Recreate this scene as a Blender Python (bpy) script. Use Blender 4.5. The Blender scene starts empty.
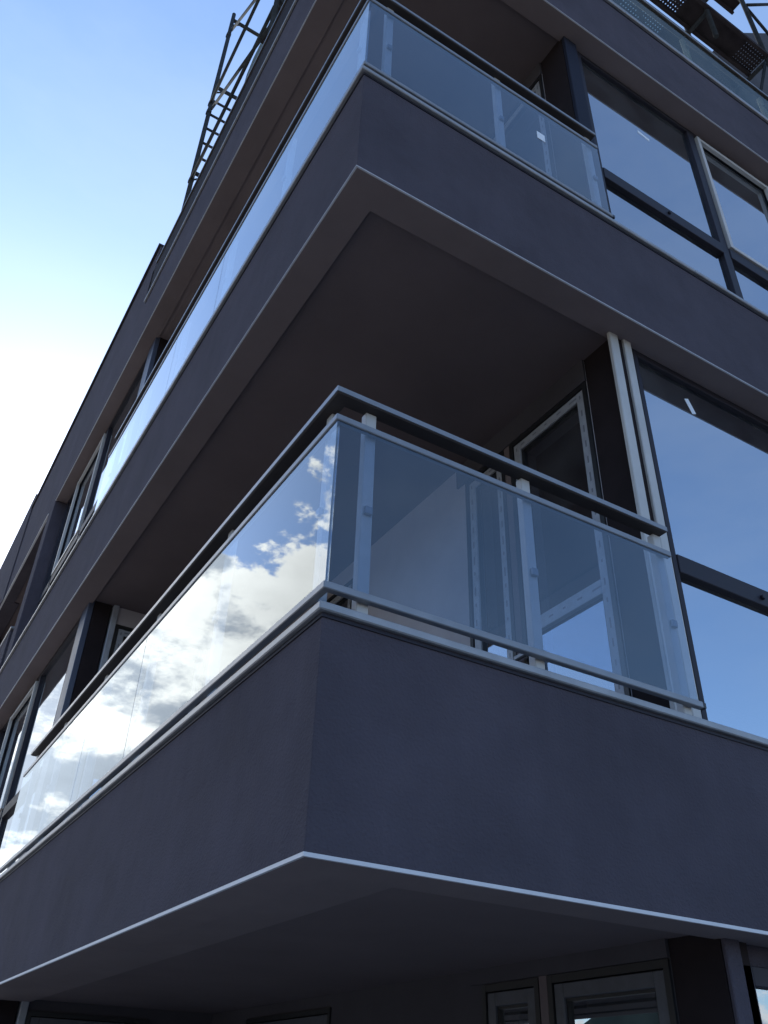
import bpy, bmesh, math, random
from mathutils import Vector, Matrix
random.seed(7)
S = bpy.context.scene
COL = S.collection
R = math.radians

# ------------------------------------------------------------------ camera
cam = bpy.data.cameras.new('camera')
cam.sensor_fit = 'VERTICAL'; cam.sensor_height = 36.0
cam.lens = 863.47 / 1024 * 36.0
cam.clip_start = 0.05; cam.clip_end = 6000
camo = bpy.data.objects.new('camera', cam); COL.objects.link(camo)
r0 = Vector((0.852701, -0.521678, 0.027441))      # right
r1 = Vector((0.317056, 0.475061, -0.820848))      # down
r2 = Vector((0.415182, 0.708639, 0.570487))       # forward
M = Matrix((r0, -r1, -r2)).transposed().to_4x4()
M.translation = Vector((-1.02963, -2.10657, -0.53840))
camo.matrix_world = M
S.camera = camo

# ------------------------------------------------------------------ world, sun, exposure
SUN_EL, SUN_AZ = 25.0, 83.0                        # azimuth counter-clockwise from +X
w = bpy.data.worlds.new('World'); S.world = w; w.use_nodes = True
nt = w.node_tree; N = nt.nodes; L = nt.links
N.clear()
def nd(t, **k):
    n = N.new(t)
    for a, b in k.items(): setattr(n, a, b)
    return n
def mth(op, a, b=None, c=None, clamp=False):
    n = N.new('ShaderNodeMath'); n.operation = op; n.use_clamp = clamp
    for i, v in enumerate((a, b, c)):
        if v is None: continue
        if isinstance(v, (int, float)): n.inputs[i].default_value = v
        else: L.new(v, n.inputs[i])
    return n.outputs[0]
def sstep(x, lo, hi):
    n = N.new('ShaderNodeMapRange'); n.interpolation_type = 'SMOOTHSTEP'; n.clamp = True
    L.new(x, n.inputs[0]); n.inputs[1].default_value = lo; n.inputs[2].default_value = hi
    return n.outputs[0]
sky = nd('ShaderNodeTexSky', sky_type='NISHITA', sun_disc=False)
sky.sun_elevation = R(SUN_EL); sky.sun_rotation = R(90 - SUN_AZ)
sky.air_density = 1.0; sky.dust_density = 0.55; sky.ozone_density = 4.3; sky.altitude = 100
tc = nd('ShaderNodeTexCoord')
sep = nd('ShaderNodeSeparateXYZ'); L.new(tc.outputs['Generated'], sep.inputs[0])
X, Y, Z = sep.outputs
el = mth('MULTIPLY', mth('ARCSINE', Z), 57.2958)                       # elevation, degrees
az = mth('MULTIPLY', mth('ARCTAN2', Y, X), 57.2958)                    # azimuth, degrees
def noise(scale, detail, rough, off=(0, 0, 0), stretch=1.6):
    mp = nd('ShaderNodeMapping'); L.new(tc.outputs['Generated'], mp.inputs[0])
    mp.inputs['Scale'].default_value = (1, 1, stretch); mp.inputs['Location'].default_value = off
    n = nd('ShaderNodeTexNoise'); L.new(mp.outputs[0], n.inputs['Vector'])
    n.inputs['Scale'].default_value = scale; n.inputs['Detail'].default_value = detail; n.inputs['Roughness'].default_value = rough
    return n.outputs['Fac']
n1 = noise(8.0, 10, 0.58, (19.0, 10.1, 4.5))
n2 = noise(9.0, 8, 0.6, (3.1, 1.2, 0.4), 2.0)
n3 = noise(16.0, 5, 0.6, (1.7, 4.2, 2.4), 2.0)
# bank of cumulus low in the sky on the sun's side, thin horizon haze cloud elsewhere
side = sstep(az, 93.0, 99.0)
side2 = sstep(az, 103.0, 116.0)
far = mth('SUBTRACT', 1.0, sstep(az, 121.0, 134.0))
top = mth('MULTIPLY', mth('ADD', mth('ADD', mth('MULTIPLY', side, 25.0), mth('MULTIPLY', side2, 3.0)), 6.0), mth('ADD', mth('MULTIPLY', far, 0.8), 0.2))                    # top of the bank, degrees
dens = mth('ADD', mth('DIVIDE', mth('SUBTRACT', top, el), 14.0), mth('MULTIPLY', mth('SUBTRACT', n1, 0.5), 2.8))
mask = sstep(dens, -0.05, 0.10)
thick = sstep(mth('ADD', mth('MULTIPLY', dens, 0.45), mth('MULTIPLY', mth('SUBTRACT', n2, 0.5), 3.4)), 0.10, 0.62)
thick = mth('ADD', thick, mth('MULTIPLY', mth('SUBTRACT', 1.0, sstep(el, 7.0, 16.0)), 0.6), clamp=True)
fine = mth('ADD', 0.8, mth('MULTIPLY', n3, 0.4))
mixc = nd('ShaderNodeMix', data_type='RGBA')
L.new(thick, mixc.inputs[0])
mixc.inputs[6].default_value = (8.0, 7.9, 7.5, 1)                   # sunlit cloud
mixc.inputs[7].default_value = (3.1, 3.4, 3.8, 1)                      # shaded cloud underside
sc = nd('ShaderNodeVectorMath', operation='SCALE'); L.new(mixc.outputs[2], sc.inputs[0]); L.new(fine, sc.inputs['Scale'])
mixs = nd('ShaderNodeMix', data_type='RGBA')
# thin high veil of haze cloud over the whole sky
n4 = noise(2.6, 7, 0.6, (7.3, 2.2, 5.1), 3.0)
veil = nd('ShaderNodeMix', data_type='RGBA')
L.new(mth('MULTIPLY_ADD', sstep(n4, 0.35, 0.75), 0.13, 0.04), veil.inputs[0])
L.new(sky.outputs[0], veil.inputs[6]); veil.inputs[7].default_value = (2.7, 3.1, 3.5, 1)
L.new(mask, mixs.inputs[0]); L.new(veil.outputs[2], mixs.inputs[6]); L.new(sc.outputs[0], mixs.inputs[7])
bg = nd('ShaderNodeBackground'); bg.inputs[1].default_value = 0.14
L.new(mixs.outputs[2], bg.inputs[0])
out = nd('ShaderNodeOutputWorld'); L.new(bg.outputs[0], out.inputs[0])

sl = bpy.data.lights.new('sun', 'SUN'); sl.energy = 4.5; sl.angle = R(0.5); sl.color = (1.0, 0.93, 0.84)
so = bpy.data.objects.new('sun', sl); COL.objects.link(so)
sd = Vector((math.cos(R(SUN_EL)) * math.cos(R(SUN_AZ)), math.cos(R(SUN_EL)) * math.sin(R(SUN_AZ)), math.sin(R(SUN_EL))))
so.rotation_euler = sd.to_track_quat('Z', 'Y').to_euler(); so.location = (0, 0, 40)

vs = S.view_settings
vs.view_transform = 'Standard'; vs.look = 'None'; vs.gamma = 1.0; vs.use_curve_mapping = False
vs.exposure = 1.3
S.cycles.max_bounces = 10; S.cycles.transparent_max_bounces = 24; S.cycles.glossy_bounces = 6

# ------------------------------------------------------------------ materials
def mat(name):
    m = bpy.data.materials.new(name); m.use_nodes = True
    return m, m.node_tree.nodes, m.node_tree.links, m.node_tree.nodes['Principled BSDF']
def simple(name, col, rough=0.5, metal=0.0, var=0.0, vscale=8.0, bump=0.0, bscale=200.0, dirt=0.0, spec=None):
    m, n, l, b = mat(name)
    b.inputs['Base Color'].default_value = (*col, 1); b.inputs['Roughness'].default_value = rough; b.inputs['Metallic'].default_value = metal
    b.inputs['Specular IOR Level'].default_value = spec if spec is not None else (0.08 if rough >= 0.65 else 0.5)
    t = n.new('ShaderNodeTexCoord')
    if var > 0:
        no = n.new('ShaderNodeTexNoise'); no.inputs['Scale'].default_value = vscale; no.inputs['Detail'].default_value = 7; no.inputs['Roughness'].default_value = 0.6
        l.new(t.outputs['Object'], no.inputs['Vector'])
        r = n.new('ShaderNodeValToRGB')
        r.color_ramp.elements[0].position = 0.3; r.color_ramp.elements[1].position = 0.72
        r.color_ramp.elements[0].color = (*[c * (1 - var) for c in col], 1); r.color_ramp.elements[1].color = (*[min(1, c * (1 + var)) for c in col], 1)
        l.new(no.outputs['Fac'], r.inputs[0]); src = r.outputs[0]
        if dirt > 0:                                                    # vertical rain streaks
            mp = n.new('ShaderNodeMapping'); mp.inputs['Scale'].default_value = (7, 7, 0.5); l.new(t.outputs['Object'], mp.inputs[0])
            n2_ = n.new('ShaderNodeTexNoise'); n2_.inputs['Scale'].default_value = 2.0; n2_.inputs['Detail'].default_value = 5; l.new(mp.outputs[0], n2_.inputs['Vector'])
            mr = n.new('ShaderNodeMapRange'); mr.inputs[1].default_value = 0.45; mr.inputs[2].default_value = 0.75; mr.inputs[3].default_value = 1.0; mr.inputs[4].default_value = 1 + dirt
            l.new(n2_.outputs['Fac'], mr.inputs[0])
            vm = n.new('ShaderNodeVectorMath'); vm.operation = 'SCALE'; l.new(src, vm.inputs[0]); l.new(mr.outputs[0], vm.inputs['Scale']); src = vm.outputs[0]
        l.new(src, b.inputs['Base Color'])
        rr = n.new('ShaderNodeMapRange'); rr.inputs[3].default_value = max(0.02, rough - 0.1); rr.inputs[4].default_value = min(1, rough + 0.1)
        l.new(no.outputs['Fac'], rr.inputs[0]); l.new(rr.outputs[0], b.inputs['Roughness'])
    if bump > 0:
        nb = n.new('ShaderNodeTexNoise'); nb.inputs['Scale'].default_value = bscale; nb.inputs['Detail'].default_value = 4
        l.new(t.outputs['Object'], nb.inputs['Vector'])
        nb2 = n.new('ShaderNodeTexNoise'); nb2.inputs['Scale'].default_value = 5.0; nb2.inputs['Detail'].default_value = 3
        l.new(t.outputs['Object'], nb2.inputs['Vector'])
        ad = n.new('ShaderNodeMath'); ad.operation = 'MULTIPLY_ADD'; l.new(nb2.outputs['Fac'], ad.inputs[0]); ad.inputs[1].default_value = 2.5; l.new(nb.outputs['Fac'], ad.inputs[2])
        bp = n.new('ShaderNodeBump'); bp.inputs['Strength'].default_value = bump; bp.inputs['Distance'].default_value = 0.006
        l.new(ad.outputs[0], bp.inputs['Height']); l.new(bp.outputs[0], b.inputs['Normal'])
    return m
def glass(name, tint, ior, wob=0.0, gc=(0.86, 0.92, 1.0), dust=0.05):
    """pane: mirror-like first surface over a tinted see-through body"""
    m = bpy.data.materials.new(name); m.use_nodes = True
    n = m.node_tree.nodes; l = m.node_tree.links; n.clear()
    o = n.new('ShaderNodeOutputMaterial'); mx = n.new('ShaderNodeMixShader')
    fr = n.new('ShaderNodeFresnel'); fr.inputs[0].default_value = ior
    ge = n.new('ShaderNodeNewGeometry')
    iv = n.new('ShaderNodeMath'); iv.operation = 'SUBTRACT'; iv.inputs[0].default_value = 1; l.new(ge.outputs['Backfacing'], iv.inputs[1])
    # both surfaces of the sheet together: 2F / (1 + F)
    f2 = n.new('ShaderNodeMath'); f2.operation = 'MULTIPLY'; l.new(fr.outputs[0], f2.inputs[0]); f2.inputs[1].default_value = 2.0
    f1 = n.new('ShaderNodeMath'); f1.operation = 'ADD'; l.new(fr.outputs[0], f1.inputs[0]); f1.inputs[1].default_value = 1.0
    fd = n.new('ShaderNodeMath'); fd.operation = 'DIVIDE'; l.new(f2.outputs[0], fd.inputs[0]); l.new(f1.outputs[0], fd.inputs[1])
    mu = n.new('ShaderNodeMath'); mu.operation = 'MULTIPLY'; l.new(fd.outputs[0], mu.inputs[0]); l.new(iv.outputs[0], mu.inputs[1])
    tr = n.new('ShaderNodeBsdfTransparent'); tr.inputs[0].default_value = (*tint, 1)
    gl = n.new('ShaderNodeBsdfGlossy'); gl.inputs['Roughness'].default_value = 0.0; gl.inputs['Color'].default_value = (*gc, 1)
    if wob > 0:                                                          # slight roller-wave of toughened glass
        t = n.new('ShaderNodeTexCoord'); nb = n.new('ShaderNodeTexNoise'); nb.inputs['Scale'].default_value = 1.3; nb.inputs['Detail'].default_value = 1
        l.new(t.outputs['Object'], nb.inputs['Vector'])
        bp = n.new('ShaderNodeBump'); bp.inputs['Strength'].default_value = 1.0; bp.inputs['Distance'].default_value = wob
        l.new(nb.outputs['Fac'], bp.inputs['Height']); l.new(bp.outputs[0], gl.inputs['Normal'])
    l.new(mu.outputs[0], mx.inputs[0]); l.new(tr.outputs[0], mx.inputs[1]); l.new(gl.outputs[0], mx.inputs[2])
    t2 = n.new('ShaderNodeTexCoord'); d1 = n.new('ShaderNodeTexNoise'); d1.inputs['Scale'].default_value = 2.5; d1.inputs['Detail'].default_value = 8; d1.inputs['Roughness'].default_value = 0.65
    l.new(t2.outputs['Object'], d1.inputs['Vector'])
    dr = n.new('ShaderNodeMapRange'); dr.inputs[1].default_value = 0.35; dr.inputs[2].default_value = 0.75; dr.inputs[3].default_value = 0.0; dr.inputs[4].default_value = dust
    l.new(d1.outputs['Fac'], dr.inputs[0])
    df = n.new('ShaderNodeBsdfDiffuse'); df.inputs[0].default_value = (0.6, 0.6, 0.6, 1)
    m2 = n.new('ShaderNodeMixShader'); l.new(dr.outputs[0], m2.inputs[0]); l.new(mx.outputs[0], m2.inputs[1]); l.new(df.outputs[0], m2.inputs[2])
    l.new(m2.outputs[0], o.inputs[0])
    return m
def film():
    """protective foil with a broken row of printed dashes along each profile (UV: u along, v across in metres)"""
    m = simple('protective_film', (0.28, 0.29, 0.32), 0.4, var=0.14, vscale=18, bump=0.35, bscale=25)
    n = m.node_tree.nodes; l = m.node_tree.links; b = n['Principled BSDF']
    src = b.inputs['Base Color'].links[0].from_socket
    uv = n.new('ShaderNodeUVMap'); sp = n.new('ShaderNodeSeparateXYZ'); l.new(uv.outputs[0], sp.inputs[0])
    def M_(op, x, y=None):
        q = n.new('ShaderNodeMath'); q.operation = op
        for i, v in enumerate((x, y)):
            if v is None: continue
            if isinstance(v, (int, float)): q.inputs[i].default_value = v
            else: l.new(v, q.inputs[i])
        return q.outputs[0]
    u = M_('MULTIPLY', sp.outputs[0], 9.3)
    wn = n.new('ShaderNodeTexWhiteNoise'); wn.noise_dimensions = '1D'; l.new(M_('FLOOR', u), wn.inputs['W'])
    dash = M_('GREATER_THAN', M_('FRACT', u), M_('ADD', M_('MULTIPLY', wn.outputs['Value'], 0.4), 0.45))
    across = M_('LESS_THAN', M_('ABSOLUTE', sp.outputs[1]), 0.0055)
    k = M_('MULTIPLY', dash, across)
    mx = n.new('ShaderNodeMix'); mx.data_type = 'RGBA'; l.new(k, mx.inputs[0]); l.new(src, mx.inputs[6]); mx.inputs[7].default_value = (0.13, 0.135, 0.16, 1)
    l.new(mx.outputs[2], b.inputs['Base Color'])
    return m
MT = dict(
    stucco=simple('charcoal_stucco', (0.067, 0.059, 0.073), 0.9, var=0.18, vscale=1.7, bump=1.0, bscale=95, dirt=0.05),
    soffit=simple('soffit_plaster', (0.135, 0.108, 0.110), 0.92, var=0.10, vscale=1.6, bump=0.35, bscale=220),
    plaster=simple('loggia_plaster', (0.36, 0.33, 0.345), 0.9, var=0.12, vscale=2.0, bump=0.4, bscale=180),
    white=simple('white_trim', (0.50, 0.50, 0.53), 0.45, var=0.08, vscale=14),
    coping=simple('coping_metal', (0.25, 0.25, 0.26), 0.42, metal=0.3, var=0.18, vscale=6, bump=0.1, bscale=60),
    alu=simple('grey_aluminium', (0.20, 0.205, 0.22), 0.38, metal=0.35, var=0.10, vscale=9),
    rail=simple('handrail_shade', (0.055, 0.047, 0.045), 0.5, spec=0.2, metal=0.2, var=0.12, vscale=9),  # body colour darkened to paint in the shaded underside
    profile=simple('light_profile', (0.40, 0.385, 0.37), 0.4, metal=0.0, var=0.10, vscale=5),
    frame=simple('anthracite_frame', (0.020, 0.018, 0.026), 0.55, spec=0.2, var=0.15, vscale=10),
    black=simple('bitumen_black', (0.020, 0.015, 0.016), 0.8, var=0.2, vscale=6),
    gasket=simple('black_gasket', (0.01, 0.01, 0.012), 0.5),
    concrete=simple('concrete', (0.25, 0.24, 0.23), 0.9, var=0.15, vscale=3, bump=0.4, bscale=90),
    strip=simple('soffit_edge_plaster', (0.175, 0.142, 0.142), 0.92, var=0.1, vscale=2.0, bump=0.35, bscale=220),
    plasterdark=simple('dark_loggia_plaster', (0.065, 0.06, 0.068), 0.9, var=0.12, vscale=2.0, bump=0.4, bscale=180),  # darker version of the loggia plaster, ground storey and door-head bands
    interior=simple('interior_plaster', (0.55, 0.54, 0.52), 0.9, var=0.08),
    steel=simple('scaffold_steel', (0.042, 0.047, 0.053), 1.0, spec=0.0, metal=0.0, var=0.25, vscale=12),
    deck=simple('deck_steel', (0.04, 0.036, 0.04), 1.0, spec=0.0, metal=0.0, var=0.25, vscale=9),
    cowl=simple('weathered_zinc', (0.10, 0.125, 0.12), 0.8, metal=0.0, var=0.2, vscale=4),
    tower=simple('tower_render', (0.07, 0.07, 0.08), 0.9, var=0.12, vscale=2, bump=0.3),
    sticker=simple('white_sticker', (0.62, 0.66, 0.72), 0.5, var=0.06),
    asphalt=simple('asphalt', (0.11, 0.108, 0.105), 0.92, var=0.25, vscale=1.4, bump=0.6, bscale=120),
    paving=simple('paving', (0.45, 0.43, 0.40), 0.9, var=0.18, vscale=3, bump=0.4, bscale=80),
    soil=simple('open_ground', (0.24, 0.22, 0.18), 0.95, var=0.3, vscale=0.2, bump=0.4, bscale=6),
    film=film(),
    railglass=glass('railing_glass', (0.74, 0.79, 0.86), 1.52, wob=0.0012, gc=(0.88, 0.95, 1.0), dust=0.02),
    winglass=glass('window_glass', (0.34, 0.38, 0.43), 4.1, wob=0.0015),
    doorglass=glass('door_glass', (0.72, 0.76, 0.80), 2.6, wob=0.0012),
    plainglass=glass('plain_railing_glass', (0.56, 0.61, 0.58), 1.12, gc=(0.58, 0.64, 0.62)),
)

# ------------------------------------------------------------------ mesh helpers
class MB:
    """collects shapes, then links them as one mesh object"""
    def __init__(self): self.bm = bmesh.new()
    def box(self, a, b, bev=0.0):
        x0, y0, z0 = (min(a[i], b[i]) for i in range(3)); x1, y1, z1 = (max(a[i], b[i]) for i in range(3))
        v = [self.bm.verts.new(c) for c in ((x0,y0,z0),(x1,y0,z0),(x1,y1,z0),(x0,y1,z0),(x0,y0,z1),(x1,y0,z1),(x1,y1,z1),(x0,y1,z1))]
        fs = [self.bm.faces.new([v[i] for i in q]) for q in ((3,2,1,0),(4,5,6,7),(0,1,5,4),(1,2,6,5),(2,3,7,6),(3,0,4,7))]
        if bev > 0:
            es = list({e for f in fs for e in f.edges})
            bmesh.ops.bevel(self.bm, geom=es, offset=bev, segments=1, affect='EDGES')
        return self
    def prism(self, poly, z0, z1, bev=0.0, to=lambda p, z: (p[0], p[1], z)):
        lo = [self.bm.verts.new(to(p, z0)) for p in poly]; hi = [self.bm.verts.new(to(p, z1)) for p in poly]
        n = len(poly); fs = [self.bm.faces.new(lo[::-1]), self.bm.faces.new(hi)]
        for i in range(n): fs.append(self.bm.faces.new((lo[i], lo[(i+1) % n], hi[(i+1) % n], hi[i])))
        bmesh.ops.recalc_face_normals(self.bm, faces=fs)
        if bev > 0:
            es = list({e for f in fs for e in f.edges})
            bmesh.ops.bevel(self.bm, geom=es, offset=bev, segments=1, affect='EDGES')
        return self
    def tube(self, p, q, r, n=10):
        p = Vector(p); q = Vector(q); d = (q - p).normalized()
        u = d.orthogonal().normalized(); v = d.cross(u)
        A = [self.bm.verts.new(p + (u*math.cos(2*math.pi*i/n) + v*math.sin(2*math.pi*i/n))*r) for i in range(n)]
        B = [self.bm.verts.new(q + (u*math.cos(2*math.pi*i/n) + v*math.sin(2*math.pi*i/n))*r) for i in range(n)]
        for i in range(n):
            f = self.bm.faces.new((A[i], A[(i+1) % n], B[(i+1) % n], B[i])); f.smooth = True
        self.bm.faces.new(A[::-1]); self.bm.faces.new(B)
        return self
    def quad(self, *pts):
        self.bm.faces.new([self.bm.verts.new(p) for p in pts]); return self
    def build(self, name, m, parent=None):
        me = bpy.data.meshes.new(name)
        org = Vector((0, 0, 0)); p = parent
        while p is not None: org += p.location; p = p.parent
        bmesh.ops.translate(self.bm, verts=self.bm.verts, vec=-org)
        self.bm.to_mesh(me); self.bm.free()
        me.materials.append(MT[m])
        o = bpy.data.objects.new(name, me); COL.objects.link(o)
        if parent is not None: o.parent = parent
        return o
def tag(o, label=None, cat=None, group=None, kind=None):
    if label: o['label'] = label
    if cat: o['category'] = cat
    if group: o['group'] = group
    if kind: o['kind'] = kind
    return o
def empty(name, loc):
    o = bpy.data.objects.new(name, None); COL.objects.link(o); o.location = loc; o.empty_display_size = 0.2
    return o
# faces of the building: (s along, d depth inwards, z) -> world
def FR(s, d, z): return (s, d, z)                   # right facade, normal -Y
def FL(s, d, z): return (d, s, z)                   # left facade, normal -X
def FI(o): return lambda s, d, z: (o + d, s, z)     # inner wall facing -X
def FE(o): return lambda s, d, z: (s, o + d, z)     # end wall facing -Y
def fbox(mb, F, s0, s1, d0, d1, z0, z1, bev=0.0): return mb.box(F(s0, d0, z0), F(s1, d1, z1), bev)
def walled(mb, F, s0, s1, z0, z1, t, holes):
    """one wall of thickness t with rectangular openings (s0, s1, z0, z1)"""
    ss = sorted({s0, s1, *[h[0] for h in holes], *[h[1] for h in holes]}); zz = sorted({z0, z1, *[h[2] for h in holes], *[h[3] for h in holes]})
    ss = [s for s in ss if s0 <= s <= s1]; zz = [z for z in zz if z0 <= z <= z1]
    def solid(i, j):
        if not (0 <= i < len(ss)-1 and 0 <= j < len(zz)-1): return False
        cs = (ss[i]+ss[i+1])/2; cz = (zz[j]+zz[j+1])/2
        return not any(h[0] < cs < h[1] and h[2] < cz < h[3] for h in holes)
    for i in range(len(ss)-1):
        for j in range(len(zz)-1):
            if not solid(i, j): continue
            a, b, c, d = ss[i], ss[i+1], zz[j], zz[j+1]
            mb.quad(F(a,0,c), F(b,0,c), F(b,0,d), F(a,0,d)); mb.quad(F(a,t,c), F(a,t,d), F(b,t,d), F(b,t,c))
            if not solid(i-1, j): mb.quad(F(a,0,c), F(a,0,d), F(a,t,d), F(a,t,c))
            if not solid(i+1, j): mb.quad(F(b,0,c), F(b,t,c), F(b,t,d), F(b,0,d))
            if not solid(i, j-1): mb.quad(F(a,0,c), F(a,t,c), F(b,t,c), F(b,0,c))
            if not solid(i, j+1): mb.quad(F(a,0,d), F(b,0,d), F(b,t,d), F(a,t,d))
    bmesh.ops.remove_doubles(mb.bm, verts=mb.bm.verts, dist=1e-5)
    bmesh.ops.recalc_face_normals(mb.bm, faces=mb.bm.faces)
    return mb

G = -2.15                                           # street level
# ------------------------------------------------------------------ ground
tag(MB().prism([(-1600,-1600),(1600,-1600),(1600,1600),(-1600,1600)], G-0.5, G-0.13).build('ground', 'soil'), kind='structure')
tag(MB().prism([(-300,-12),(-9.5,-12),(-9.5,300),(-3.2,300),(-3.2,-4.6),(300,-4.6),(300,-12)], G-0.13, G-0.12).build('road', 'asphalt'), kind='structure')
tag(MB().prism([(-3.2,-4.6),(60,-4.6),(60,0.17),(0.17,0.17),(0.17,60),(-3.2,60)], G-0.13, G, bev=0.01).build('pavement', 'paving'), kind='structure')

# hills out of view, put in to darken sky mirrored in ground-floor panes
hb = MB(); NH = 72; prev = None
for i in range(NH + 1):
    a = R(100 + 150 * i / NH); h = 95 + 28 * math.sin(i * 0.35) + 14 * math.sin(i * 1.1 + 1) + random.uniform(-4, 4)
    h *= min(1, i / 6, (NH - i) / 6) if 0 < i < NH else 0.0
    c, s_ = math.cos(a), math.sin(a)
    row = [hb.bm.verts.new(p) for p in ((820*c, 820*s_, G-1), (840*c*1.02, 840*s_*1.02, G + h*0.45), (880*c, 880*s_, G + h + 1), (990*c, 990*s_, G-1))]
    if prev:
        for k in range(3): hb.bm.faces.new((prev[k], prev[k+1], row[k+1], row[k]))
    prev = row
bmesh.ops.recalc_face_normals(hb.bm, faces=hb.bm.faces)
MT['hill'] = simple('added_hill', (0.05, 0.065, 0.05), 0.95, var=0.4, vscale=0.03)
tag(hb.build('added_hills', 'hill'), kind='structure')
# ------------------------------------------------------------------ building
XR, YL = 13.0, 24.0                                 # far ends of the two facades
IX, EY = 1.72, 4.85                                 # loggia: inner wall and end wall
ZB, ZC = 3.0, 6.24                                  # undersides of the upper bands
CA, CB, CC = 0.705, 3.80, 7.075                     # undersides of the copings
T = 0.17
bld = empty('apartment_building', (6, 10, G))
tag(bld, 'charcoal rendered apartment block with stacked corner balconies and big tinted windows', 'building')

def band(z0, z1, yend=YL):
    MB().prism([(0,0),(XR,0),(XR,T),(T,T),(T,yend),(0,yend)], z0, z1, bev=0.003).build('balcony_band', 'stucco', bld)
    MB().prism([(0.004,0.004),(XR,0.004),(XR,T),(T,T),(T,yend),(0.004,yend)], z0-0.0035, z0-0.0005).build('soffit_edge', 'strip', bld)
def drip(z, yend=YL, h=0.011):                               # thin white drip profile along the lower edge
    o = 0.005
    MB().prism([(-o,-o),(XR,-o),(XR,0.02),(0.02,0.02),(0.02,yend),(-o,yend)], z-0.003, z+h-0.003).build('drip_edge', 'white', bld)
def cope(z, yend=YL):                               # folded metal lengths with open 3 mm joints
    o = 0.022; a, b = T+0.02, z+0.030
    MB().prism([(-o,-o),(2.38,-o),(2.38,a),(a,a),(a,2.62),(-o,2.62)], z+0.001, b, bev=0.004).build('coping', 'coping', bld)
    MB().prism([(-0.005,-0.005),(XR,-0.005),(XR,0.02),(0.02,0.02),(0.02,yend),(-0.005,yend)], z-0.014, z+0.0005).build('coping_shadow', 'frame', bld)  # dark strip painting in the shadow line beneath the coping
    x = 2.383
    while x < XR: x2 = min(x+2.4, XR); MB().box((x, -o+random.uniform(-.0015,.0015), z+0.001), (x2, a, b+random.uniform(-.001,.001)), 0.004).build('coping', 'coping', bld); x = x2+0.003
    y = 2.623
    while y < yend-0.1: y2 = min(y+2.4, yend); MB().box((-o+random.uniform(-.0015,.0015), y, z+0.001), (a, y2, b+random.uniform(-.001,.001)), 0.004).build('coping', 'coping', bld); y = y2+0.003
for z0, z1, ye in ((0.0, CA, YL), (ZB, CB, YL)):
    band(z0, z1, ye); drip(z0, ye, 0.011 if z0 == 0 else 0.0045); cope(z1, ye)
MB().box((T, 0, ZC), (XR, T, CC)).build('balcony_band', 'stucco', bld)
MB().prism([(0, ZC), (12.0, ZC), (12.0, 8.10), (5.272, 8.10), (5.272, CC), (0, CC)], 0.0, T, to=lambda p, x: (x, p[0], p[1])).build('balcony_band', 'stucco', bld)
MB().prism([(0.004,0.004),(XR,0.004),(XR,T),(T,T),(T,8.57),(0.004,8.57)], ZC-0.0035, ZC-0.0005).build('soffit_edge', 'strip', bld)
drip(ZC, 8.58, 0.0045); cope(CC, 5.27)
MB().box((-0.02, 12.002, ZC), (0.25, YL, 8.42), 0.006).build('roof_parapet', 'stucco', bld)
MB().box((-0.03, 5.262, 8.102), (0.28, 12.0, 8.13)).build('parapet_cap', 'frame', bld)
MB().box((-0.006, 8.98, ZC-0.004), (0.02, YL, ZC+0.009)).build('drip_edge', 'white', bld)
# ceilings / slabs
for z in (0.0, ZB, ZC):
    MB().box((T, T, z+0.022), (XR, YL, z+0.30)).build('floor_slab', 'soffit', bld)
MB().box((T+0.001, T+0.001, ZC+0.302), (XR, YL, ZC+0.5)).build('roof_slab', 'concrete', bld)
# shallow inner strips of the soffits (the downstand that carries the drip edge)
for z, tl in ((0.0, 0.40), (ZC, 0.42)):
    MB().box((T+0.001, T+0.001, z+0.006), (tl, EY-0.002, z+0.021)).build('soffit_strip', 'strip', bld)

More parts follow.
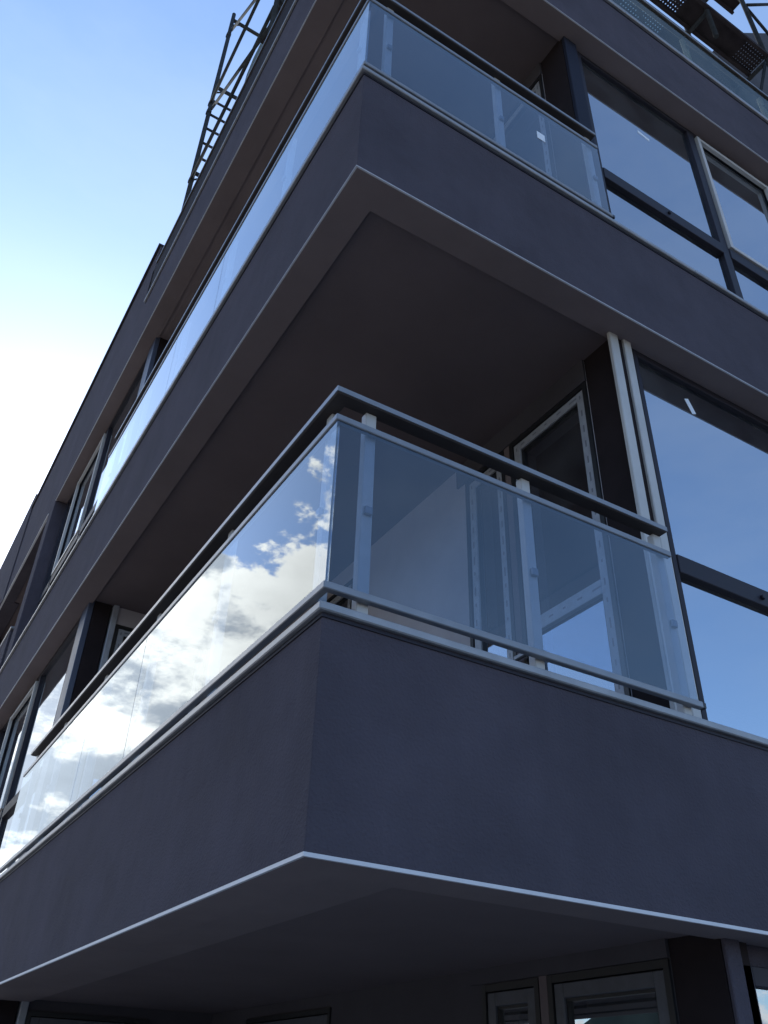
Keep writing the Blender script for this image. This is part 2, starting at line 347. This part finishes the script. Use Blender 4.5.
def window(F, s0, s1, z0, z1, splits, transom=None, d=0.15, fw=0.065, sashes=(), stickers=(), bolts=(), film_frame=False, gm='winglass'):
    """fixed frame with mullions; part of the building, its panes and trims are sub-parts"""
    fr = MB(); t = 0.06
    fbox(fr, F, s0, s0+fw, d, d+t, z0, z1, 0.003); fbox(fr, F, s1-fw, s1, d, d+t, z0, z1, 0.003)
    fbox(fr, F, s0+fw, s1-fw, d+0.002, d+t, z1-fw, z1, 0.003); fbox(fr, F, s0+fw, s1-fw, d+0.002, d+t, z0, z0+fw, 0.003)
    for q in splits: fbox(fr, F, q-0.04, q+0.04, d+0.001, d+t, z0+fw, z1-fw, 0.003)
    w_ = fr.build('window', 'film' if film_frame else 'frame', bld)
    edges = [s0+fw] + [e for q in splits for e in (q-0.04, q+0.04)] + [s1-fw]
    cells = list(zip(edges[0::2], edges[1::2]))
    if transom:
        tb = MB()
        for a, b in cells: fbox(tb, F, a, b, d-0.006, d+t, transom[0], transom[1], 0.003)
        tb.build('transom', 'frame' if not film_frame else 'film', w_)
    pm = MB()
    for a, b in cells:
        zs = [(z0+fw, z1-fw)] if not transom else [(z0+fw, transom[0]), (transom[1], z1-fw)]
        for c, e in zs: fbox(pm, F, a, b, d+0.028, d+0.036, c, e)
    bmesh.ops.recalc_face_normals(pm.bm, faces=pm.bm.faces)
    pm.build('pane', gm, w_)
    for (a, b, c, e) in sashes:                     # opening sash with a bright edge profile
        sm = MB(); q = 0.035
        fbox(sm, F, a, a+q, d-0.02, d+0.012, c, e, 0.002); fbox(sm, F, b-q, b, d-0.02, d+0.012, c, e, 0.002)
        fbox(sm, F, a+q, b-q, d-0.018, d+0.012, e-q, e, 0.002); fbox(sm, F, a+q, b-q, d-0.018, d+0.012, c, c+q, 0.002)
        sm.build('sash', 'profile', w_)
    for (a, c, ln, wd, ang) in stickers:
        sb = MB(); ca, sa = math.cos(R(ang)), math.sin(R(ang))
        poly = [(a + u*ca - v*sa, c + u*sa + v*ca) for u, v in ((-wd,-ln),(wd,-ln),(wd,ln),(-wd,ln))]
        sb.prism(poly, d+0.0265, d+0.0275, to=lambda p, z: F(p[0], z, p[1])); sb.build('sticker', 'sticker', w_)
    for (a, c) in bolts:
        bb = MB(); bb.tube(F(a, d-0.022, c), F(a, d-0.005, c), 0.013, 12); bb.build('bolt', 'frame', w_)
    return w_

def pillar_end(F, zlo, zhi, wide=True):
    """black pillar core at the end of the loggia with two light vertical profiles before the glazing"""
    c = MB(); fbox(c, F, IX, IX+0.135, 0.135, 0.36, zlo, zhi); c.build('pillar', 'black', bld)
def corner_right(zlo, zhi, k):
    MB().box((IX, 0.150, zlo), (IX+0.14, 0.385, zhi)).build('pillar', 'black', bld)
    if k == 1:                                      # only this storey has its bare aluminium profiles on
        MB().box((1.665, 0.125, zlo), (1.728, 0.149, zhi), 0.004).build('jamb_profile', 'profile', bld)
        MB().box((1.730, 0.140, zlo), (1.768, 0.1495, zhi)).build('jamb_gap', 'black', bld)
        MB().box((1.770, 0.125, zlo), (1.826, 0.149, zhi), 0.004).build('jamb_profile', 'profile', bld)
    else:
        MB().box((IX+0.002, 0.12 if k else 0.13, zlo), (1.845 if k else 1.80, 0.149, zhi), 0.004).build('jamb_profile', 'jambdark' if k else 'stucco', bld)
def corner_left(zlo, zhi):
    MB().box((0.19, EY, zlo), (0.33, EY+0.27, zhi)).build('pillar', 'black', bld)
    MB().box((0.14, EY+0.01, zlo), (0.188, EY+0.24, zhi), 0.004).build('jamb_profile', 'jamb', bld)
    MB().box((0.345, EY-0.03, zlo), (0.395, EY+0.06, zhi), 0.004).build('jamb_profile', 'film', bld)
MT['leafdark'] = simple('grey_leaf_profile', (0.065, 0.068, 0.082), 0.45, var=0.2, vscale=20)
MT['jamb'] = simple('slate_jamb', (0.05, 0.06, 0.095), 0.5, var=0.1, vscale=4)
MT['jambdark'] = simple('dark_slate_jamb', (0.018, 0.020, 0.032), 0.65, var=0.1, vscale=4)

def film_uv(mb, F, a, b, c, e, p, transom):
    ax = Vector(F(1, 0, 0)) - Vector(F(0, 0, 0)); uvl = mb.bm.loops.layers.uv.new('UVMap')
    for f in mb.bm.faces:
        cs = f.calc_center_median(); s_ = cs.dot(ax)
        for lp in f.loops:
            q = lp.vert.co; s1 = q.dot(ax)
            if s_ < a+p or s_ > b-p: lp[uvl].uv = (q.z, s1 - (a+p/2 if s_ < a+p else b-p/2))
            else:
                mid = e-p/2 if cs.z > e-p-0.01 else (sum(transom)/2 if transom and abs(cs.z-sum(transom)/2) < 0.06 else c+p/2)
                lp[uvl].uv = (s1, q.z - mid)
def terrace_door(F, s0, s1, z0, z1, transom=None, handle=None, sticker=None, leafmat='film'):
    """balcony door: black outer frame, foil-wrapped leaf profile, pane"""
    fr = MB(); q = 0.028
    fbox(fr, F, s0, s0+q, -0.012, 0.07, z0, z1); fbox(fr, F, s1-q, s1, -0.012, 0.07, z0, z1)
    fbox(fr, F, s0+q, s1-q, -0.011, 0.07, z1-q, z1)
    d = fr.build('terrace_door', 'gasket', bld)
    lf = MB(); a, b, c, e = s0+q+0.004, s1-q-0.004, z0+0.01, z1-q-0.004; p = 0.055
    fbox(lf, F, a, a+p, -0.005, 0.055, c, e, 0.003); fbox(lf, F, b-p, b, -0.005, 0.055, c, e, 0.003)
    fbox(lf, F, a+p, b-p, -0.004, 0.055, e-p, e, 0.003); fbox(lf, F, a+p, b-p, -0.004, 0.055, c, c+p+0.03, 0.003)
    if transom: fbox(lf, F, a+p, b-p, -0.006, 0.055, transom[0], transom[1], 0.003)
    film_uv(lf, F, a, b, c, e, p, transom)
    lf.build('leaf_frame', leafmat, d)
    gs = MB(); g = 0.012
    fbox(gs, F, a+p+0.001, a+p+g, 0.008, 0.045, c+p+0.03, e-p); fbox(gs, F, b-p-g, b-p-0.001, 0.008, 0.045, c+p+0.03, e-p)
    fbox(gs, F, a+p+g, b-p-g, 0.008, 0.045, e-p-g, e-p-0.001)
    gs.build('gasket', 'gasket', d)
    pm = MB()
    zs = [(c+p+0.03, e-p-g)] if not transom else [(c+p+0.03, transom[0]-0.001), (transom[1]+0.001, e-p-g)]
    for lo, hi in zs: fbox(pm, F, a+p+g, b-p-g, 0.022, 0.030, lo, hi)
    bmesh.ops.recalc_face_normals(pm.bm, faces=pm.bm.faces)
    pm.build('pane', 'doorglass', d)
    if handle:
        hb = MB(); fbox(hb, F, handle-0.015, handle+0.015, -0.03, -0.006, z0+1.0, z0+1.14, 0.004); fbox(hb, F, handle-0.012, handle+0.10, -0.06, -0.035, z0+1.09, z0+1.115, 0.004)
        fbox(hb, F, handle-0.01, handle+0.01, -0.04, -0.025, z0+1.09, z0+1.11)
        hb.build('handle', 'alu', d)
    if sticker:
        sb = MB(); fbox(sb, F, sticker[0]-0.05, sticker[0]+0.05, 0.020, 0.0212, sticker[1]-0.06, sticker[1]+0.06); sb.build('sticker', 'sticker', d)
    return d

levels = ((G, 0.022), (0.30, ZB+0.022), (ZB+0.30, ZC+0.022))
for k, (zf, zc) in enumerate(levels):
    dt = zc - 0.165                                 # head of the doors
    if k == 0: dt = -0.045
    F = FI(IX)
    h1 = (0.39, 1.07, zf+0.02, dt); h2 = (1.13, 1.53, zf+0.02, dt - 0.002); h3 = (3.0, 4.2, zf+0.02, dt)
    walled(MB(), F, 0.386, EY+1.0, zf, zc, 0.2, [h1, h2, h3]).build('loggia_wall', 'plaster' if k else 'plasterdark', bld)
    MB().box((IX-0.016, 0.386, dt+0.004), (IX-0.001, 1.62, zc)).build('wall_head_band', 'plasterdark', bld)  # darker plaster band from the door heads up to the ceiling
    MB().box((IX-0.010, 1.075, zf), (IX-0.001, 1.125, dt+0.003)).build('door_mullion', 'soffit', bld)
    tz = (zf+1.24, zf+1.32) if k != 0 else None
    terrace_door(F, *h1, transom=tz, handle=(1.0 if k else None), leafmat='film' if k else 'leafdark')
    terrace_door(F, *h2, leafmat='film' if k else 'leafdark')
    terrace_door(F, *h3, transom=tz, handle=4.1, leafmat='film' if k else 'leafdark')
    FEW = FE(EY)
    he = (0.40, 1.25, zf+0.02, dt)
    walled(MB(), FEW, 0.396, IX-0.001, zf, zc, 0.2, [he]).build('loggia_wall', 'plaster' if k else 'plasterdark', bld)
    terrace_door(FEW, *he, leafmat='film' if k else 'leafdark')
    corner_right(zf, zc, k)
    corner_left(zf, zc)

# glazing of the right facade
zA0, zA1, tA = CA+0.032, ZB+0.02, (1.555, 1.655)
zB0, zB1, tB = CB+0.032, ZC+0.02, (4.63, 4.74)
window(FR, 1.828, XR-0.2, zA0, zA1, (3.11, 4.10, 5.4, 6.8, 8.2, 9.6, 11.2), tA, stickers=[(2.30, 2.80, 0.052, 0.018, 24)], bolts=[(2.47, 1.60), (3.05, 1.60)],
       sashes=[(3.16, 4.05, tA[1]+0.01, zA1-0.09)])
window(FR, 1.848, XR-0.2, zB0, zB1, (3.11, 4.10, 5.4, 6.8, 8.2, 9.6, 11.2), tB, stickers=[(2.50, 5.66, 0.018, 0.06, -12), (2.04, 4.13, 0.035, 0.05, 8)], bolts=[(2.52, 4.685)],
       sashes=[(3.16, 4.05, tB[1]+0.01, zB1-0.09)])
window(FR, 1.803, XR-0.2, -1.4, -0.075, (3.2, 4.6, 6.0, 7.5, 9.0, 11.0), None, gm='doorglass')
walled(MB(), FE(T+0.01), 1.803, XR-0.2, G, 0.02, 0.2, [(1.803, XR-0.2, -1.4, -0.074)]).build('ground_wall', 'stucco', bld)
# glazing of the left facade
window(FL, EY+0.26, 8.56, zA0, zA1, (6.62, 7.95), tA, sashes=[(6.68, 7.90, tA[1]+0.01, zA1-0.09)])
window(FL, EY+0.26, 8.56, zB0, zB1, (6.62, 7.95), tB, sashes=[(6.68, 7.90, tB[1]+0.01, zB1-0.09)])
window(FL, 14.0, YL-0.2, zA0, zA1, (15.5, 17.0, 19.0, 21.0), tA)
window(FL, 14.0, YL-0.2, zB0, zB1, (15.5, 17.0, 19.0, 21.0), tB)
for z0, z1 in ((CA+0.03, ZB), (CB+0.03, ZC)):
    MB().box((0.0, 8.58, z0+0.001), (0.26, 8.97, z1-0.001), 0.005).build('pier', 'stucco', bld)
    MB().box((0.0, 13.6, z0+0.001), (0.26, 13.98, z1-0.001), 0.005).build('pier', 'stucco', bld)
    MB().box((1.3, 8.99, z0-0.3), (1.5, 14.0, z1+0.02)).build('loggia_wall', 'plaster', bld)
    MB().box((0.27, 8.60, z0-0.3), (1.3, 8.75, z1+0.02)).build('loggia_wall', 'plaster', bld)
walled(MB(), FI(T+0.01), EY+0.26, YL-0.2, G, 0.02, 0.2, [(5.6, 8.0, -1.4, -0.06)]).build('ground_wall', 'stucco', bld)
window(FL, 5.6, 8.0, -1.4, -0.06, (6.8,), None, d=0.20)
# interiors behind the glass
for zf, zc in levels:
    MB().box((4.6, 3.6, zf), (4.75, YL-0.3, zc)).build('partition', 'interior', bld)
    MB().box((2.2, 3.4, zf), (XR-0.3, 3.55, zc)).build('partition', 'interior', bld)
MB().box((XR-0.19, 0.18, G), (XR, YL, ZC+0.02)).build('party_wall', 'stucco', bld)
MB().box((0.18, YL-0.19, G), (XR-0.2, YL, ZC+0.02)).build('party_wall', 'stucco', bld)
# sloped stair tower on the roof
MB().prism([(4.90, 10.05), (6.5, 11.76), (6.5, ZC+0.5), (4.90, ZC+0.5)], 0.30, 3.4, to=lambda p, y: (p[0], y, p[1])).build('stair_tower', 'tower', bld)

# ------------------------------------------------------------------ glass railings
def railing(label, zc, xr, yl, posts_r, posts_l, joints_l, low=False, group='glass balcony railings of the block'):
    t = empty('balcony_railing', (0, 0, zc)); tag(t, label, 'railing', group)
    z = lambda v: zc + v
    yg = yl + 0.10
    def lshape(n, m, a, b, z0, z1, xe, ye, bev=0.003):
        MB().prism([(a,a),(xe,a),(xe,b),(b,b),(b,ye),(a,ye)], z0, z1, bev).build(n, m, t)
    hz = 0.862 if not low else 0.585
    lshape('handrail', 'rail', -0.012, 0.050, z(hz), z(hz+0.024), xr-0.01, yl-0.06)
    e_ = -0.016
    MB().prism([(e_,e_),(xr-0.01,e_),(xr-0.01,-0.0125),(-0.0125,-0.0125),(-0.0125,yl-0.06),(e_,yl-0.06)], z(hz+0.004), z(hz+0.027)).build('handrail_lit_edge', 'alu', t)  # lighter strip painting the lit front against the shaded body
    if not low: lshape('top_rail', 'alu', -0.006, 0.022, z(0.742), z(0.770), xr, yg)
    lshape('bottom_rail', 'alu', -0.006, 0.022, z(0.055), z(0.082), xr+0.02, yg)
    MB().box((xr+0.021, -0.004, z(0.057)), (xr+0.036, 0.020, z(0.080))).build('end_cap', 'gasket', t)
    MB().box((0.012, 0.0, z(0.083)), (xr-0.002, 0.010, z(0.741 if not low else 0.582))).build('glass_panel', 'railglass' if not low else 'plainglass', t)
    if low:
        MB().box((0.0, 0.03, z(0.083)), (0.010, yg, z(0.582))).build('infill_panel', 'black', t)
    else:
        js = [0.0] + list(joints_l) + [yg]
        for a, b in zip(js[:-1], js[1:]):
            MB().box((0.0, a + (0.003 if a else 0.0), z(0.083)), (0.010, b-0.003, z(0.741))).build('glass_panel', 'railglass', t)
    for x in posts_r:
        p = MB().box((x, 0.026, z(0.001)), (x+0.045, 0.062, z(hz-0.001)), 0.003).build('post', 'profile', t)
        for zz in (0.40,):
            MB().box((x+0.008, 0.0105, z(zz)), (x+0.037, 0.0255, z(zz)+0.032), 0.002).build('glass_clamp', 'alu', p)
    for y in posts_l:
        p = MB().box((0.026, y, z(0.001)), (0.062, y+0.045, z(hz-0.001)), 0.003).build('post', 'profile', t)
        for zz in (0.40,):
            MB().box((0.0105, y+0.008, z(zz)), (0.0255, y+0.037, z(zz)+0.032), 0.002).build('glass_clamp', 'alu', p)
    return t
PL = (0.10, 1.04, 2.0, 2.95, 3.9, 4.72)
railing('lowest corner railing, its left glass mirroring white clouds, bright handrail above', CA+0.031, 1.66, 4.84, (0.130, 0.860, 1.600), PL, (2.06, 3.04))
rb = railing('middle corner railing one storey above the cloud mirroring one, glass blue and narrow', CB+0.031, 1.70, 4.84, (0.130, 0.900, 1.630), PL, (2.06, 3.04))
railing('roof terrace railing at the very top, below the scaffold decks', CC+0.031, 8.0, 5.25, (0.13, 1.2, 2.2, 3.24, 4.3, 5.3, 6.3, 7.3), PL, (), low=True)
MB().box((1.175, -0.0022, 4.245), (1.235, -0.0008, 4.315)).build('sticker', 'sticker', [c for c in rb.children if c.name.startswith('glass_panel')][0])
# short railing of the next loggia along the left facade
t = empty('balcony_railing', (0, 9.3, CB+0.031)); tag(t, 'distant short railing between two piers at the far left edge', 'railing', 'glass balcony railings of the block')
MB().box((0.0, 9.35, CB+0.09), (0.03, 13.4, CB+0.78)).build('infill_panel', 'stucco', t)
MB().box((-0.012, 9.3, CB+0.79), (0.07, 13.5, CB+0.82), 0.003).build('handrail', 'alu', t)
for y in (9.4, 10.7, 12.0, 13.3): MB().box((0.03, y, CB+0.032), (0.07, y+0.045, CB+0.79), 0.003).build('post', 'profile', t)

# ------------------------------------------------------------------ scaffolds on the roof terrace
def perforated(F, a0, a1, b0, b1, z, pitch=0.034, r=0.0065):
    """plank with real round holes between two solid rims, z is the underside"""
    mb = MB(); th = 0.004
    na = int((a1-a0)/pitch); nb = int((b1-b0-0.05)/pitch)
    oa = a0; ob = b0 + ((b1-b0)-nb*pitch)/2
    for i in range(na):
        solid_bay = (i % 40) < 24
        for j in range(nb):
            x0, y0 = oa+i*pitch, ob+j*pitch; cx, cy = x0+pitch/2, y0+pitch/2
            if solid_bay:
                mb.quad(*[(*F(p, q), z) for p, q in ((x0,y0),(x0+pitch,y0),(x0+pitch,y0+pitch),(x0,y0+pitch))]); continue
            h = pitch/2
            sq = [(cx+h,cy),(cx+h,cy+h),(cx,cy+h),(cx-h,cy+h),(cx-h,cy),(cx-h,cy-h),(cx,cy-h),(cx+h,cy-h)]
            ci = [(cx+r*math.cos(k*math.pi/4), cy+r*math.sin(k*math.pi/4)) for k in range(8)]
            for k in range(8):
                k2 = (k+1) % 8
                mb.quad((*F(*sq[k]), z), (*F(*sq[k2]), z), (*F(*ci[k2]), z), (*F(*ci[k]), z))
    bmesh.ops.remove_doubles(mb.bm, verts=mb.bm.verts, dist=1e-5)
    for q0, q1 in ((b0, ob), (ob+nb*pitch, b1)):
        p, q = F(a0, q0), F(oa+na*pitch, q1)
        mb.box((*p, z-0.05), (*q, z+0.003))
    return mb
ZF = ZC + 0.5                                       # terrace floor
# --- left scaffold: ladder frame seen against the sky
sc1 = empty('scaffold', (0.45, 3.7, ZF)); tag(sc1, 'steel scaffold with ladder rungs standing against the sky above the left facade', 'scaffold', 'scaffolds on the roof terrace')
FY = (4.92, 2.45)
for y in FY:
    for x in (0.10, 0.83):
        MB().tube((x, y, ZF), (x, y, 13.35 if x < 0.5 else 13.3), 0.030).build('standard', 'steel', sc1)
    for zz in (9.25, 11.28, 13.18):
        MB().tube((0.10, y, zz), (0.83, y, zz), 0.028).build('transom_bar', 'steel', sc1)
        m = MB()
        m.tube((0.10, y, zz-0.16), (0.24, y, zz-0.01), 0.012, 8); m.tube((0.83, y, zz-0.16), (0.69, y, zz-0.01), 0.012, 8)
        m.build('gusset', 'steel', sc1)
    if y > 4:
        for k in range(8):
            MB().tube((0.10, y, 8.80+0.335*k + (0.12 if k > 0 else 0)), (0.83, y, 8.80+0.335*k + (0.12 if k > 0 else 0)), 0.018).build('rung', 'steel', sc1)
for zz in (9.07, 10.83):
    MB().tube((0.085, FY[0], zz), (0.085, FY[1], zz), 0.021).build('guard_rail', 'steel', sc1)
MB().tube((0.11, 4.85, 10.62), (0.11, 2.45, 8.80), 0.019).build('brace', 'steel', sc1)
MB().tube((0.11, 4.85, 12.75), (0.11, 2.45, 10.2), 0.019).build('brace', 'steel', sc1)
for zz in (9.07, 10.83, 10.62, 12.7):
    MB().box((0.064, FY[0]-0.036, zz-0.035), (0.128, FY[0]+0.036, zz+0.035), 0.008).build('coupler', 'steel', sc1)
perforated(lambda a, b: (b, a), 0.6, 3.0, 0.14, 0.46, 9.32).build('deck', 'deck', sc1)
perforated(lambda a, b: (b, a), 0.6, 3.0, 0.48, 0.80, 9.32).build('deck', 'deck', sc1)
# --- right scaffold: two lifts of perforated decks overhanging the parapet
sc2 = empty('scaffold', (4.2, 0.3, ZF)); tag(sc2, 'steel scaffold with perforated decks seen from below at the top right corner', 'scaffold', 'scaffolds on the roof terrace')
XS = (2.1, 3.70, 4.60)
for x in XS:
    for y in (-0.06, 0.62):
        MB().tube((x, y, ZF if y > 0 else 8.05), (x, y, 12.6), 0.024).build('standard', 'steel', sc2)
    for zz in (8.53, 10.53):
        MB().tube((x, -0.06, zz), (x, 0.62, zz), 0.022).build('transom_bar', 'steel', sc2)
for y0, y1 in ((-0.10, 0.17), (0.23, 0.55), (0.57, 0.89)):
    perforated(lambda a, b: (a, b), 2.12, 4.62, y0, y1, 8.60).build('deck', 'deck', sc2)
for y0, y1 in ((-0.44, -0.10), (-0.08, 0.26)):
    perforated(lambda a, b: (a, b), 3.2, 5.06, y0, y1, 10.60).build('deck', 'deck', sc2)
MB().tube((2.1, 0.20, 8.50), (4.12, 0.20, 8.50), 0.024).build('ledger', 'alu', sc2)
MB().tube((2.1, 0.64, 8.35), (4.6, 0.64, 8.35), 0.022).build('ledger', 'steel', sc2)
MB().tube((3.72, -0.08, 8.75), (4.62, -0.08, 10.5), 0.017).build('brace', 'steel', sc2)
MB().tube((4.62, -0.08, 9.7), (5.3, -0.08, 10.5), 0.017).build('brace', 'steel', sc2)
MB().tube((4.2, -0.08, 10.0), (5.6, 0.1, 9.95), 0.017).build('guard_rail', 'steel', sc2)
MB().tube((4.58, 0.62, 7.0), (4.58, -0.04, 8.5), 0.017).build('brace', 'steel', sc2)
MB().tube((3.70, 0.64, 7.0), (4.60, 0.64, 8.5), 0.017).build('brace', 'steel', sc2)

# --- vent chimney behind the left scaffold
vc = empty('vent_chimney', (0.45, 3.6, ZF)); tag(vc, 'grey green rounded vent chimney half hidden behind the left scaffold bars', 'chimney')
pr = [(-0.33, 0), (0.33, 0), (0.33, 2.5), (0.28, 2.68), (0.12, 2.78), (-0.12, 2.78), (-0.28, 2.68), (-0.33, 2.5)]
MB().prism([(3.5+a, ZF+b*1.2) for a, b in pr], 0.24, 0.62, bev=0.01, to=lambda p, x: (x, p[0], p[1])).build('shaft', 'cowl', vc)
MB().box((0.22, 3.15, ZF+2.5), (0.64, 3.85, ZF+2.54), 0.004).build('collar', 'cowl', vc)
